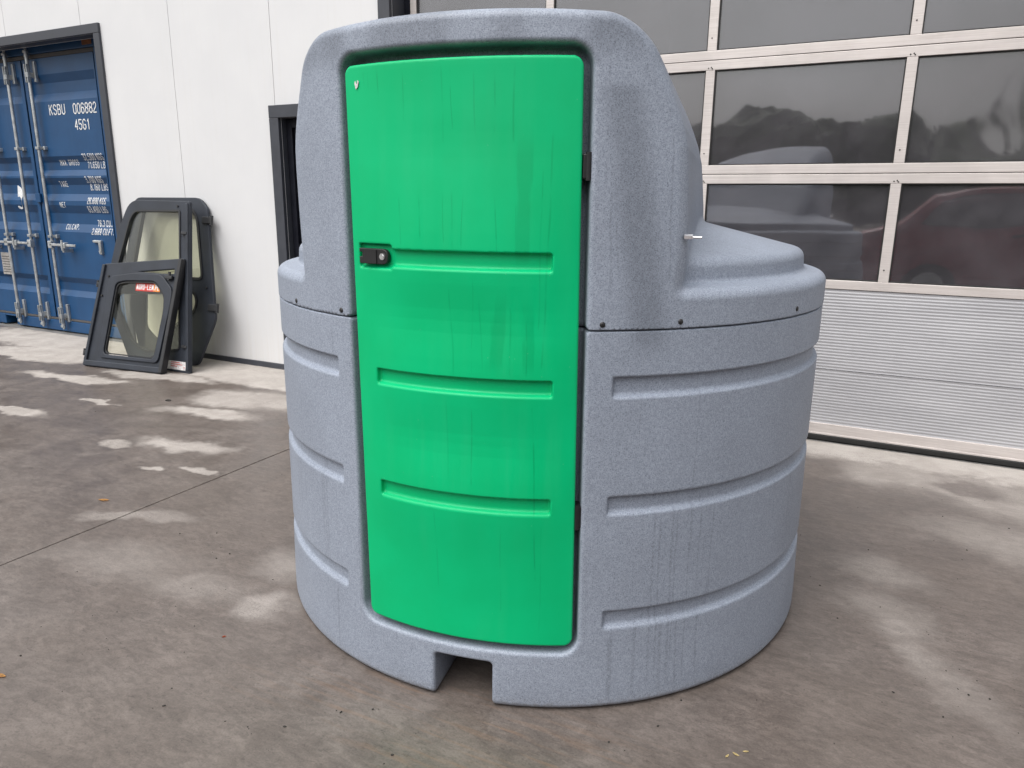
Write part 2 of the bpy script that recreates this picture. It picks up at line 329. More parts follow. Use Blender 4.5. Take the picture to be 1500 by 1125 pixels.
# ---------------------------------------------------------------- ground
ground = link('ground', None, None, None, None, None, None, 'structure')
me = bpy.data.meshes.new('yard'); bm = BM()
box(bm, -120, 120, -160, 60, -1.2, -.14)
obj('subsoil', bm, 'earth', ground)
XS = [-23.0, -18.0, -13.0, -8.0, -2.99, 2.02, 7.03, 12.0, 17.0]; YS = [-20.6, -15.6, -10.6, -5.6, -.6, 4.70]
for i in range(len(XS) - 1):
    for j in range(len(YS) - 1):
        bm = BM(); box(bm, XS[i] + .003, XS[i + 1] - .003, YS[j] + .003, YS[j + 1] - .003, -.12, 0, .003)
        obj('slab', bm, 'conc', ground)
bm = BM(); box(bm, -13, 17, 4.706, 18, -.12, -.002); obj('hall_floor', bm, 'hfloor', ground)

# ---------------------------------------------------------------- hall building
WY, WT = 4.583, .12
hall = thing('hall_building', 'white panel-clad hall with dark trimmed openings and large glazed sectional door', 'building', (0, WY, 0))
hall.location = (0, 0, 0)
OPX0, OPX1, OPZ = -9.75, -6.475, 2.821       # container bay
PDX0, PDX1, PDZ = -4.367, -3.60, 2.034       # side door
SDX0, SDX1, SDZ = -3.23, 2.215, 3.62         # sectional door
cols = [-13.4, -12.28, -11.16, -10.04, -8.92, -7.79, -6.658, -5.525, -4.417, -3.31, -2.18, -1.06, .06, 1.18, 2.30, 3.42, 4.54, 5.66, 6.78]
holes = [(OPX0, OPX1, 0, OPZ), (PDX0, PDX1, 0, PDZ), (SDX0 - .05, SDX1 + .05, 0, SDZ)]
TOPZ = 6.4
for a, b in zip(cols[:-1], cols[1:]):
    bm = BM(); cuts = sorted({a, b, *[q for h in holes for q in h[:2] if a < q < b]})
    for c, d in zip(cuts[:-1], cuts[1:]):
        z0 = .046
        for h in holes:
            if h[0] <= (c + d) / 2 <= h[1]: z0 = max(z0, h[3])
        box(bm, c + (.0022 if c == a else 0), d - (.0022 if d == b else 0), WY, WY + WT, z0, TOPZ, .0)
    bmesh.ops.remove_doubles(bm, verts=bm.verts[:], dist=1e-5)
    obj('wall_panel', bm, 'wall', hall)
bm = BM()
for c, d in ((-13.4, OPX0), (OPX1, PDX0), (PDX1, SDX0 - .05), (SDX1 + .05, 6.78)):
    box(bm, c, d, WY + .012, WY + WT - .012, .05, TOPZ - .02)
for c, d, zz in ((OPX0, OPX1, OPZ), (PDX0, PDX1, PDZ), (SDX0, SDX1, SDZ)): box(bm, c, d, WY + .012, WY + WT - .012, zz + .01, TOPZ - .02)
obj('panel_core', bm, 'core', hall)
for c, d in ((-13.4, OPX0 - .085), (OPX1 + .085, PDX0 - .10), (PDX1 + .10, SDX0 - .155), (SDX1 + .155, 6.78)):
    bm = BM(); box(bm, c, d, WY - .012, WY + .10, -.004, .044, .003); obj('base_strip', bm, 'trim', hall)
# building shell so the bay and the hall are dark inside
bm = BM(); box(bm, -13.4, 6.78, 17.8, 18, 0, TOPZ); box(bm, -13.4, -13.2, WY + WT, 17.8, 0, TOPZ); box(bm, 6.58, 6.78, WY + WT, 17.8, 0, TOPZ)
box(bm, -5.2, -5.05, WY + WT + .02, 17.8, 0, TOPZ)
obj('inner_wall', bm, 'inner', hall)
bm = BM(); box(bm, -13.5, 6.88, WY - .06, 18.1, TOPZ, TOPZ + .18, .01); obj('roof', bm, 'trim', hall)
def casing(x0, x1, z1, wd, proud, depth, name='opening_trim', mat='trim', left=True):
    """sheet-metal casing: face flange on the wall plus a reveal running inward"""
    bm = BM()
    fr = WY - proud
    for (a, b, c, d) in ([(x0 - wd, x0, 0, z1 + wd)] if left else []) + [(x1, x1 + wd, 0, z1 + wd)]:
        box(bm, a, b, fr, WY + .004, c, d - wd - .001, .003)
    box(bm, x0 - wd, x1 + wd, fr - .002, WY + .004, z1, z1 + wd, .004)
    box(bm, x0 - .012, x0 + .002, WY + .005, WY + depth, 0, z1); box(bm, x1 - .002, x1 + .012, WY + .005, WY + depth, 0, z1)
    box(bm, x0 + .003, x1 - .003, WY + .005, WY + depth, z1 - .002, z1 + .012)
    return obj(name, bm, mat, hall)
casing(OPX0, OPX1, OPZ, .08, .022, .10)
casing(PDX0, PDX1, PDZ, .095, .030, .10)
casing(SDX0 - .05, SDX1 + .05, SDZ, .10, .030, .16)
# side door leaf, set back in its frame
pd = None
bm = BM(); box(bm, PDX0 + .004, PDX0 + .06, WY + .05, WY + .11, 0.005, PDZ - .004, .004); box(bm, PDX1 - .06, PDX1 - .004, WY + .05, WY + .11, 0.005, PDZ - .004, .004); box(bm, PDX0 + .061, PDX1 - .061, WY + .05, WY + .11, PDZ - .07, PDZ - .004, .004)
pd = obj('side_door', bm, 'dark', hall)
bm = BM(); box(bm, PDX0 + .062, PDX1 - .062, WY + .075, WY + .105, .01, PDZ - .073, .004); obj('leaf', bm, 'dark', pd)
bm = BM(); cyl(bm, (PDX0 + .13, WY + .075, 1.02), (PDX0 + .13, WY + .03, 1.02), .011); cyl(bm, (PDX0 + .13, WY + .032, 1.02), (PDX0 + .25, WY + .032, 1.02), .010); obj('lever_handle', bm, 'zinc', pd)
bm = BM(); cyl(bm, (PDX0 + .10, WY + .078, PDZ - .13), (PDX0 + .10, WY + .06, PDZ - .13), .012, seg=10); obj('door_knob', bm, 'trim', pd)

# sectional door
DY = 4.731
mulls = [-2.139, -1.076, -.0045, 1.066]; MW = .054
secs = [(.036, .450), (.450, .934), (.934, 1.592), (1.592, 2.247), (2.247, 2.902), (2.902, 3.56)]
DX0, DX1 = -3.225, 2.21
bm = BM(); box(bm, DX0, DX1, DY - .016, DY + .035, .001, .041, .008); cyl(bm, (DX0, DY - .004, .022), (DX1, DY - .004, .022), .011, seg=8); obj('rubber_seal', bm, 'rubber', hall)
for si, (z0, z1) in enumerate(secs):
    g = .0018
    if si < 2:
        bm = BM(); zb = z0 + .075 if si == 0 else z0 + g
        if si == 0: box(bm, DX0, DX1, DY - .006, DY + .04, z0, zb, .004); box(bm, DX0, DX1, DY - .011, DY - .005, z0 + .001, z0 + .014, .002)
        top = z1 - g
        sec = obj('door_section', bm, 'alu', hall) if si == 0 else None
        bm = BM(); nr = round((top - zb) / .0186); pts = []
        for k in range(nr * 8 + 1):
            t = k / 8; zz = zb + (top - zb) * k / (nr * 8); ph = (t % 1.0)
            pts.append((DY + .0030 * (1 - math.cos(2 * math.pi * ph)) * .30, zz))
        pts = [(DY + .04, zb)] + pts + [(DY + .04, top)]
        va = [bm.verts.new((DX0, y, z)) for y, z in pts]; vb = [bm.verts.new((DX1, y, z)) for y, z in pts]
        for k in range(len(pts) - 1): bm.faces.new((va[k], vb[k], vb[k + 1], va[k + 1]))
        bm.faces.new((va[-1], vb[-1], vb[0], va[0])); bm.faces.new(va); bm.faces.new(vb[::-1])
        if si == 0: obj('ribbed_panel', bm, 'rib', sec)
        else: obj('door_section', bm, 'rib', hall)
        continue
    rb, rtop = .054, .055
    bm = BM(); box(bm, DX0, DX1, DY - .004, DY + .04, z0 + g, z0 + rb, .0025); box(bm, DX0, DX1, DY - .004, DY + .04, z1 - rtop, z1 - g, .0025)
    box(bm, DX0, DX0 + .05, DY - .003, DY + .039, z0 + rb + .0005, z1 - rtop - .0005, .002); box(bm, DX1 - .05, DX1, DY - .003, DY + .039, z0 + rb + .0005, z1 - rtop - .0005, .002)
    sec = obj('door_section', bm, 'alu', hall)
    edges = [DX0 + .05] + [q for m in mulls for q in (m - MW / 2, m + MW / 2)] + [DX1 - .05]
    for m in mulls:
        bm = BM(); box(bm, m - MW / 2, m + MW / 2, DY - .003, DY + .039, z0 + rb + .0005, z1 - rtop - .0005, .002); obj('mullion', bm, 'alu', sec)
        for dx, zz in ((-.012, z1 - rtop + .012), (.004, z1 - rtop + .016), (.010, z1 - rtop + .009), (-.004, z0 + rb + .07)):
            bm = BM(); cyl(bm, (m + dx, DY - .0035, zz), (m + dx, DY - .007, zz), .0042, .003, 8); obj('screw', bm, 'grit', sec)
    for pi, (a, b) in enumerate(zip(edges[0::2], edges[1::2])):
        za, zb = z0 + rb, z1 - rtop
        bm = BM()
        for q in ((a, a + .007, za, zb), (b - .007, b, za, zb), (a + .007, b - .007, za, za + .007), (a + .007, b - .007, zb - .007, zb)): box(bm, q[0], q[1], DY + .006, DY + .038, q[2], q[3])
        obj('pane_gasket', bm, 'rubber', sec)
        rr = random.Random(si * 10 + pi + 5)
        for off in (.014, .030):            # double glazing: each sheet bows in its own way
            bm = BM(); sag = rr.uniform(.0015, .0045) * rr.choice((1, -1, 1)); sk = rr.uniform(-.25, .25)
            nx, nz = 28, 18; px, pz = (a + .004, b - .004), (za + .004, zb - .004)
            def sg(i, j):
                s_, t_ = i / nx, j / nz; return sag * (4 * s_ * (1 - s_)) ** 1.3 * (4 * t_ * (1 - t_)) ** 1.2 * (1 + sk * (2 * s_ - 1))
            gr = [[[bm.verts.new((px[0] + (px[1] - px[0]) * i / nx, DY + off + .004 * k - sg(i, j), pz[0] + (pz[1] - pz[0]) * j / nz)) for i in range(nx + 1)] for j in range(nz + 1)] for k in (0, 1)]
            for k in (0, 1):
                for j in range(nz):
                    for i in range(nx): bm.faces.new((gr[k][j][i], gr[k][j][i + 1], gr[k][j + 1][i + 1], gr[k][j + 1][i]))
            for j in range(nz):
                for i in (0, nx): bm.faces.new((gr[0][j][i], gr[1][j][i], gr[1][j + 1][i], gr[0][j + 1][i]))
            for i in range(nx):
                for j in (0, nz): bm.faces.new((gr[0][j][i], gr[1][j][i], gr[1][j][i + 1], gr[0][j][i + 1]))
            obj('pane', bm, 'pane', sec, smooth=True)
bm = BM(); box(bm, SDX0 - .05, DX0 - .002, DY + .0, DY + .05, 0, SDZ); box(bm, DX1 + .002, SDX1 + .05, DY, DY + .05, 0, SDZ); box(bm, DX0 - .001, DX1 + .001, DY, DY + .05, 3.562, SDZ); obj('door_guide', bm, 'dark', hall)

# ---------------------------------------------------------------- shipping container in the bay
cont = thing('shipping_container', 'blue corrugated shipping container with white lettering standing in the wall opening', 'container', (-7.946, 4.79, 0))
CY = 0.0; HW = 1.219
TR = [(2.585, 2.335), (1.815, 1.625), (1.605, 1.38), (1.335, 1.07), (.60, .40)]
def prof(z):
    for t, b in TR:
        if b <= z <= t:
            s = (t - b) * .30
            return .036 * min(1, (t - z) / s, (z - b) / s)
    return 0.
zs = sorted({.155, 2.735, *[q for t, b in TR for q in (t, b, t - (t - b) * .3, b + (t - b) * .3)]})
def door_leaf(x0, x1):
    bm = BM(); pts = [(CY + prof(z), z) for z in zs]
    back = [(CY + .06, z) for z in zs]
    A = [bm.verts.new((x0, y, z)) for y, z in pts]; B = [bm.verts.new((x1, y, z)) for y, z in pts]
    C = [bm.verts.new((x0, y, z)) for y, z in back]; D = [bm.verts.new((x1, y, z)) for y, z in back]
    for k in range(len(pts) - 1):
        bm.faces.new((A[k], B[k], B[k + 1], A[k + 1])); bm.faces.new((C[k], D[k], D[k + 1], C[k + 1])); bm.faces.new((A[k], C[k], C[k + 1], A[k + 1])); bm.faces.new((B[k], D[k], D[k + 1], B[k + 1]))
    bm.faces.new((A[0], B[0], D[0], C[0])); bm.faces.new((A[-1], B[-1], D[-1], C[-1]))
    # flat edge members of the leaf
    for a, b in (((x0, x0 + .05), (x1 - .015, x1)) if x0 > 0 else ((x0, x0 + .015), (x1 - .05, x1))): box(bm, a, b, CY - .006, CY + .05, .157, 2.733, .004)
    return obj('door_leaf', bm, 'blue', cont)
leafL = door_leaf(-1.12, -.012); leafR = door_leaf(.012, 1.12)
bm = BM(); box(bm, -.010, .010, CY + .012, CY + .05, .15, 2.74); obj('gasket', bm, 'gasket', cont)
bm = BM(); box(bm, -1.13, 1.13, CY - .004, CY + .05, .128, .152, .004); obj('gasket', bm, 'gasket', cont)
bm = BM(); box(bm, -1.13, 1.13, CY - .004, CY + .05, 2.738, 2.775, .004); obj('gasket', bm, 'gasket', cont)
bm = BM(); box(bm, -HW, HW, CY - .012, CY + .12, 2.778, 2.89, .006); obj('header', bm, 'blue', cont)
bm = BM(); box(bm, -.74, HW, CY - .010, CY + .14, .012, .125, .006); box(bm, -HW, -.95, CY - .010, CY + .14, .012, .125, .006); box(bm, -.949, -.741, CY - .008, CY + .14, .105, .124, .004); obj('sill', bm, 'blue', cont)
for s in (-1, 1):
    bm = BM(); box(bm, s * HW - (.085 if s > 0 else 0), s * HW + (.085 if s < 0 else 0), CY - .008, CY + .14, .126, 2.777, .006); obj('corner_post', bm, 'blue', cont)
    bm = BM(); box(bm, s * 1.15 - .07, s * 1.15 + .07, CY - .016, CY + .16, 0, .118, .01); obj('corner_casting', bm, 'blue', cont)
    bm = BM(); pts = []
    for k in range(60): pts += [(.14 + k * .2, 0), (.14 + k * .2 + .07, 0), (.14 + k * .2 + .10, .036), (.14 + k * .2 + .17, .036)]
    va = [bm.verts.new((s * (HW - .01 - d), y, .12)) for y, d in pts]; vb = [bm.verts.new((s * (HW - .01 - d), y, 2.85)) for y, d in pts]
    for k in range(len(pts) - 1): bm.faces.new((va[k], va[k + 1], vb[k + 1], vb[k]))
    obj('side_wall', bm, 'blue', cont)
bm = BM(); box(bm, -HW + .01, HW - .01, .14, 12.1, 2.852, 2.888); obj('roof_panel', bm, 'blue', cont)
bm = BM(); box(bm, -HW + .05, HW - .05, .141, 12.1, .02, .10); obj('floor_frame', bm, 'dark', cont)
bm = BM(); box(bm, .99, 1.13, CY - .016, CY + .02, 2.80, 2.87, .004); obj('rusty_bracket', bm, 'rust', cont)
def locking_bar(x, leaf, hand):
    bm = BM(); yb = CY - .052
    cyl(bm, (x, yb, .06), (x, yb, 2.80), .0165, seg=12)
    cyl(bm, (x, yb, 2.745), (x, yb, 2.83), .022, .012, 10); cyl(bm, (x, yb, .045), (x, yb, .11), .012, .022, 10)
    box(bm, x - .03, x + .012, yb - .018, yb + .018, .062, .088, .005); box(bm, x - .03, x + .012, yb - .018, yb + .018, 2.785, 2.81, .005)
    bar = obj('locking_bar', bm, 'zinc', leaf, smooth=True)
    for zz in (.16, 2.56):      # keeper plates
        bm = BM(); box(bm, x - .028, x + .028, yb - .026, CY + .002, zz, zz + .045, .004); box(bm, x + .030, x + .062, CY - .026, CY + .003, zz - .04, zz + .15, .004); box(bm, x - .020, x - .012, yb - .03, yb + .002, zz - .05, zz + .12, .003); box(bm, x + .014, x + .022, yb - .03, yb + .002, zz - .05, zz + .12, .003)
        obj('keeper', bm, 'zinc', leaf)
    for zz in (1.88, 1.005):
        bm = BM(); box(bm, x - .026, x + .026, yb - .024, CY + .03, zz, zz + .028, .004); box(bm, x + .028, x + .058, yb + .02, CY + .03, zz - .004, zz + .032, .004); obj('bar_bracket', bm, 'zinc', leaf)
    bm = BM(); box(bm, min(x, x + hand * .42), max(x, x + hand * .42), yb - .034, yb - .018, .925, .95, .005)
    box(bm, x - .03, x + .03, yb - .034, yb + .016, .90, .975, .006); cyl(bm, (x + hand * .24, yb - .05, .99), (x + hand * .24, yb - .05, .885), .011, seg=8)
    box(bm, x + hand * .24 - .035, x + hand * .24 + .035, yb - .05, yb - .0, .905, .965, .008); box(bm, x + hand * .24 - .014, x + hand * .24 + .014, yb - .048, CY + .002, .865, .90, .004)
    obj('bar_handle', bm, 'zinc', leaf)
locking_bar(-.595, leafL, -1); locking_bar(-.178, leafL, -1); locking_bar(.178, leafR, 1)
bm = BM(); box(bm, .80, .90, CY - .028, CY + .002, .975, 1.00, .006); box(bm, .885, .925, CY - .03, CY + .002, .86, .999, .008); cyl(bm, (.905, CY - .034, .89), (.905, CY - .028, .89), .016, seg=10); obj('handle_catch', bm, 'zinc', leafR)
bm = BM(); box(bm, -.04, .04, CY - .03, CY - .007, 1.36, 1.45, .004); obj('gap_tab', bm, 'blue', leafR)
# condensed block lettering drawn with strokes on a 1 x 2 grid
GL = {'0': [[(.0,.35),(.0,1.65),(.3,2),(.7,2),(1,1.65),(1,.35),(.7,0),(.3,0),(0,.35)]], '1': [[(.2,1.6),(.55,2),(.55,0)]], '2': [[(0,1.6),(.3,2),(.7,2),(1,1.65),(1,1.3),(0,.25),(0,0),(1,0)]],
 '3': [[(0,1.7),(.3,2),(.7,2),(1,1.7),(1,1.3),(.7,1.03),(.4,1.03)],[(.7,1.03),(1,.75),(1,.3),(.7,0),(.3,0),(0,.3)]], '4': [[(.75,0),(.75,2),(0,.6),(1,.6)]], '5': [[(1,2),(.05,2),(.05,1.1),(.7,1.2),(1,.9),(1,.35),(.7,0),(.3,0),(0,.3)]],
 '6': [[(1,1.7),(.7,2),(.3,2),(0,1.65),(0,.35),(.3,0),(.7,0),(1,.35),(1,.85),(.7,1.15),(.3,1.15),(0,.85)]], '7': [[(0,2),(1,2),(.35,0)]],
 '8': [[(.3,1.05),(0,1.35),(0,1.7),(.3,2),(.7,2),(1,1.7),(1,1.35),(.7,1.05),(.3,1.05),(0,.75),(0,.3),(.3,0),(.7,0),(1,.3),(1,.75),(.7,1.05)]], '9': [[(0,.3),(.3,0),(.7,0),(1,.35),(1,1.65),(.7,2),(.3,2),(0,1.65),(0,1.15),(.3,.85),(.7,.85),(1,1.15)]],
 'K': [[(0,0),(0,2)],[(1,2),(.05,.95)],[(.35,1.2),(1,0)]], 'S': [[(1,1.65),(.7,2),(.3,2),(0,1.7),(0,1.35),(.3,1.08),(.7,.95),(1,.7),(1,.3),(.7,0),(.3,0),(0,.35)]], 'B': [[(0,0),(0,2),(.65,2),(.95,1.75),(.95,1.3),(.65,1.05),(0,1.05)],[(.65,1.05),(1,.8),(1,.25),(.7,0),(0,0)]], 'U': [[(0,2),(0,.35),(.3,0),(.7,0),(1,.35),(1,2)]],
 'G': [[(1,1.65),(.7,2),(.3,2),(0,1.65),(0,.35),(.3,0),(.7,0),(1,.35),(1,.9),(.55,.9)]], 'M': [[(0,0),(0,2),(.5,.9),(1,2),(1,0)]], 'A': [[(0,0),(.5,2),(1,0)],[(.2,.6),(.8,.6)]], 'X': [[(0,0),(1,2)],[(0,2),(1,0)]], 'R': [[(0,0),(0,2),(.7,2),(1,1.7),(1,1.25),(.7,1),(0,1)],[(.55,1),(1,0)]],
 'O': [[(.0,.35),(.0,1.65),(.3,2),(.7,2),(1,1.65),(1,.35),(.7,0),(.3,0),(0,.35)]], 'T': [[(0,2),(1,2)],[(.5,2),(.5,0)]], 'E': [[(1,2),(0,2),(0,0),(1,0)],[(0,1.03),(.8,1.03)]], 'N': [[(0,0),(0,2),(1,0),(1,2)]], 'C': [[(1,1.65),(.7,2),(.3,2),(0,1.65),(0,.35),(.3,0),(.7,0),(1,.35)]], 'P': [[(0,0),(0,2),(.7,2),(1,1.7),(1,1.25),(.7,.95),(0,.95)]], 'F': [[(0,0),(0,2),(1,2)],[(0,1.05),(.8,1.05)]], 'L': [[(0,2),(0,0),(1,0)]], '.': [[(.1,0),(.1,.28)]], '-': [[(.1,1),(.9,1)]]}
def strokes(txt, xl, xr, zb, zt, bold=.19):
    """flat quads (x, z) for a line of lettering that fills the given width and height"""
    gap = .55 if zt - zb > .08 else .72
    adv = [{'.': .1 + gap, ' ': .9, '1': .65 + gap}.get(c, 1 + gap) for c in txt]; tot = sum(adv) - gap
    sx, sz = (xr - xl) / tot, (zt - zb) / 2; w = bold * (zt - zb) * .5; Q = []; cur = 0.
    for c, ad in zip(txt, adv):
        for pl in GL.get(c, []):
            pt = [Vector((xl + (cur + px) * sx, zb + w / 2 + pz * (sz - w / 2))) for px, pz in pl]
            for p, q in zip(pt[:-1], pt[1:]):
                d = (q - p).normalized(); n_ = Vector((-d.y, d.x)) * w / 2; p2, q2 = p - d * w * .35, q + d * w * .35
                Q.append([p2 + n_, p2 - n_, q2 - n_, q2 + n_])
        cur += ad
    return Q
def letter(s, xl, xr, zb, zt, leaf, mat='white'):
    bm = BM()
    for k, q in enumerate(strokes(s, xl, xr, zb, zt, .22 if zt - zb > .08 else .20)): bm.faces.new([bm.verts.new((p.x, -k * 3e-6, p.y)) for p in q])
    for t in zs:
        if zb < t < zt: bmesh.ops.bisect_plane(bm, geom=bm.verts[:] + bm.edges[:] + bm.faces[:], plane_co=(0, 0, t), plane_no=(0, 0, 1))
    for v in bm.verts: v.co.y += CY + prof(v.co.z) - .003
    obj('lettering', bm, mat, leaf)
X0 = 7.946
def L2(s, xl, xr, zc, h):
    xl *= 1.0036; xr *= 1.0036; zc = H + (zc - H) * 1.0036
    letter(s, xl + X0, xr + X0, zc - h / 2, zc + h / 2, leafR)
L2('KSBU', -7.565, -7.325, 2.25, .10); L2('006882', -7.19, -6.85, 2.247, .10); L2('45G1', -7.195, -6.985, 2.10, .10)
L2('MAX. GROSS', -7.555, -7.262, 1.752, .055)
for s, xl, xr, zc in (('32.500 KGS', -7.155, -6.855, 1.80), ('71.650 LBS', -7.127, -6.838, 1.724), ('3.700 KGS', -7.155, -6.905, 1.587), ('8.160 LBS', -7.128, -6.868, 1.515), ('28.800 KGS', -7.16, -6.882, 1.383), ('63.490 LBS', -7.18, -6.895, 1.30), ('76.3 CU.M.', -7.085, -6.83, 1.165), ('2.689 CU.FT.', -7.15, -6.82, 1.085)):
    L2(s, xl, xr, zc, .064)
L2('TARE', -7.60, -7.478, 1.545, .055); L2('NET', -7.602, -7.515, 1.34, .055); L2('CU.CAP.', -7.575, -7.37, 1.122, .055)
bm = plate(rounded([(-.085, -.11), (.03, -.115), (.05, .0), (.02, .10), (-.085, .135)], [.02, .05, .05, .04, .01]), [], 0, .003)
for v in bm.verts: v.co = Vector((-.365 + v.co.x * .7, CY + prof(1.40 + v.co.y) - .002 - v.co.z, 1.40 + v.co.y))
obj('round_decal', bm, 'white', leafL)
letter('4', -.378, -.352, 1.37, 1.44, leafL, 'blue')
bm = BM(); box(bm, -.86, -.685, CY - .008, CY + .0, .575, .815, .002); pl = obj('data_plate', bm, 'plate', leafL)
bm = BM()
for k in range(7): box(bm, -.845, -.70, CY - .0095, CY - .0078, .60 + k * .028, .602 + k * .028 + .006)
obj('plate_lines', bm, 'gasket', leafL)

# ---------------------------------------------------------------- fuel tank (signed-distance shapes, meshed by surface nets)
def rmax(a, b, r): return np.minimum(np.maximum(a, b), -r) + np.hypot(np.maximum(a + r, 0), np.maximum(b + r, 0))
def rmin(a, b, r): return -rmax(-a, -b, r)
R0 = .972
def rrect(u, z, hu, z0, z1, r):
    a = np.abs(u) - hu + r; b = np.abs(z - (z0 + z1) / 2) - (z1 - z0) / 2 + r
    return np.minimum(np.maximum(a, b), 0) + np.hypot(np.maximum(a, 0), np.maximum(b, 0)) - r
def recess(d, th, rr, z, fil):
    q = rrect(th * .978 + .006 * (z - .25), z, .3405, .183, 1.776, .052)
    e = rmax(q, (R0 - .062) - rr, .012)
    return rmax(d, -e, fil)
def sdf_body(X, Y, Z):
    rr = np.hypot(X, Y); th = np.arctan2(X, -Y)
    Rz = np.interp(Z, [0, .07, .3, .6, 1.1], [.979, .979, .974, .972, .9715])
    d = rmax(rr - Rz, .003 - Z, .022); d = rmax(d, Z - 1.1030, .004)
    a = np.abs(th) * .97
    for zb, zt in ((.929, .982), (.602, .652), (.261, .311)):
        g = rmax(Z - zt, -(Z - zb - (Rz - rr) * .35) / 1.06, .003)
        g = rmax(g, (Rz - .0150) - rr, .005); g = rmax(g, .408 - a, .005); g = rmax(g, a - 2.62, .005)
        d = rmax(d, -g, .0065)
    d = recess(d, th, rr, Z, .010)
    n = rmax(np.abs(X - .010) - .087, Z - .143, .012); n = np.maximum(n, Y + .12)
    return rmax(d, -n, .011)
WZ = [1.0, 1.2, 1.3, 1.4, 1.5, 1.555, 1.60, 1.65, 1.73, 1.80, 1.95]; WW = [.543, .548, .554, .555, .553, .550, .541, .525, .494, .467, .41]
def sdf_lid(X, Y, Z):
    rr = np.hypot(X, Y); th = np.arctan2(X, -Y)
    zt = 1.281 + (.868 - np.maximum(rr, .35)) * .246
    tier = rmax(rr - (.901 - (Z - 1.2) * .06), (Z - zt) / 1.03, .022)
    side = np.abs(X + .040 * np.maximum(Z - 1.28, 0)) - np.interp(Z, WZ, WW)
    roof = rmax((Z - (1.853 - .10 * (Y + .95))) / 1.005, (Z - (1.74 - .95 * (Y + .05))) / 1.38, .15)
    hood = rmax(side, roof, .088)
    s = rmin(tier, hood, .020)
    s = rmin(s, (Z - 1.203 - (.971 - rr) * .15), .010)
    d = rmax(s, rr - R0 - .001, .026)
    d = rmax(d, 1.1055 - Z, .003)
    return recess(d, th, rr, Z, .012)
def door_bulge(z): 
    return np.interp(z, [.2, .30, .46, .60, .66, .79, .925, .98, .99, 1.12, 1.245, 1.31, 1.55, 1.68, 1.76], [.004, .000, .002, .012, .012, .001, .012, .012, .012, .001, .012, .012, .0, .001, .004])
def sdf_door(X, Y, Z):
    rr = np.hypot(X, Y); th = np.arctan2(X, -Y); u = th * .978
    Rd = .971 + (door_bulge(Z - .03) + door_bulge(Z) + door_bulge(Z + .03)) / 3 * .9 * np.clip(1 - (np.abs(u) / .312) ** 3, 0, 1)
    q = rrect(u + .0115 * (Z - .82), Z, .3195, .206, 1.749, .026)
    d = rmax(q, rr - Rd, .007); d = np.maximum(d, .935 - rr)
    for u0, u1, zb, zt in ((-.2975, -.183, 1.244, 1.308), (-.19, .245, 1.250, 1.296), (-.246, .252, .930, .974), (-.246, .254, .604, .649)):
        g = rmax(Z - zt, -(Z - zb - (Rd - rr) * .5) / 1.12, .003)
        g = rmax(g, (Rd - .015) - rr, .005); g = rmax(rmax(g, u0 - u, .006), u - u1, .006)
        d = rmax(d, -g, .0045)
    return d
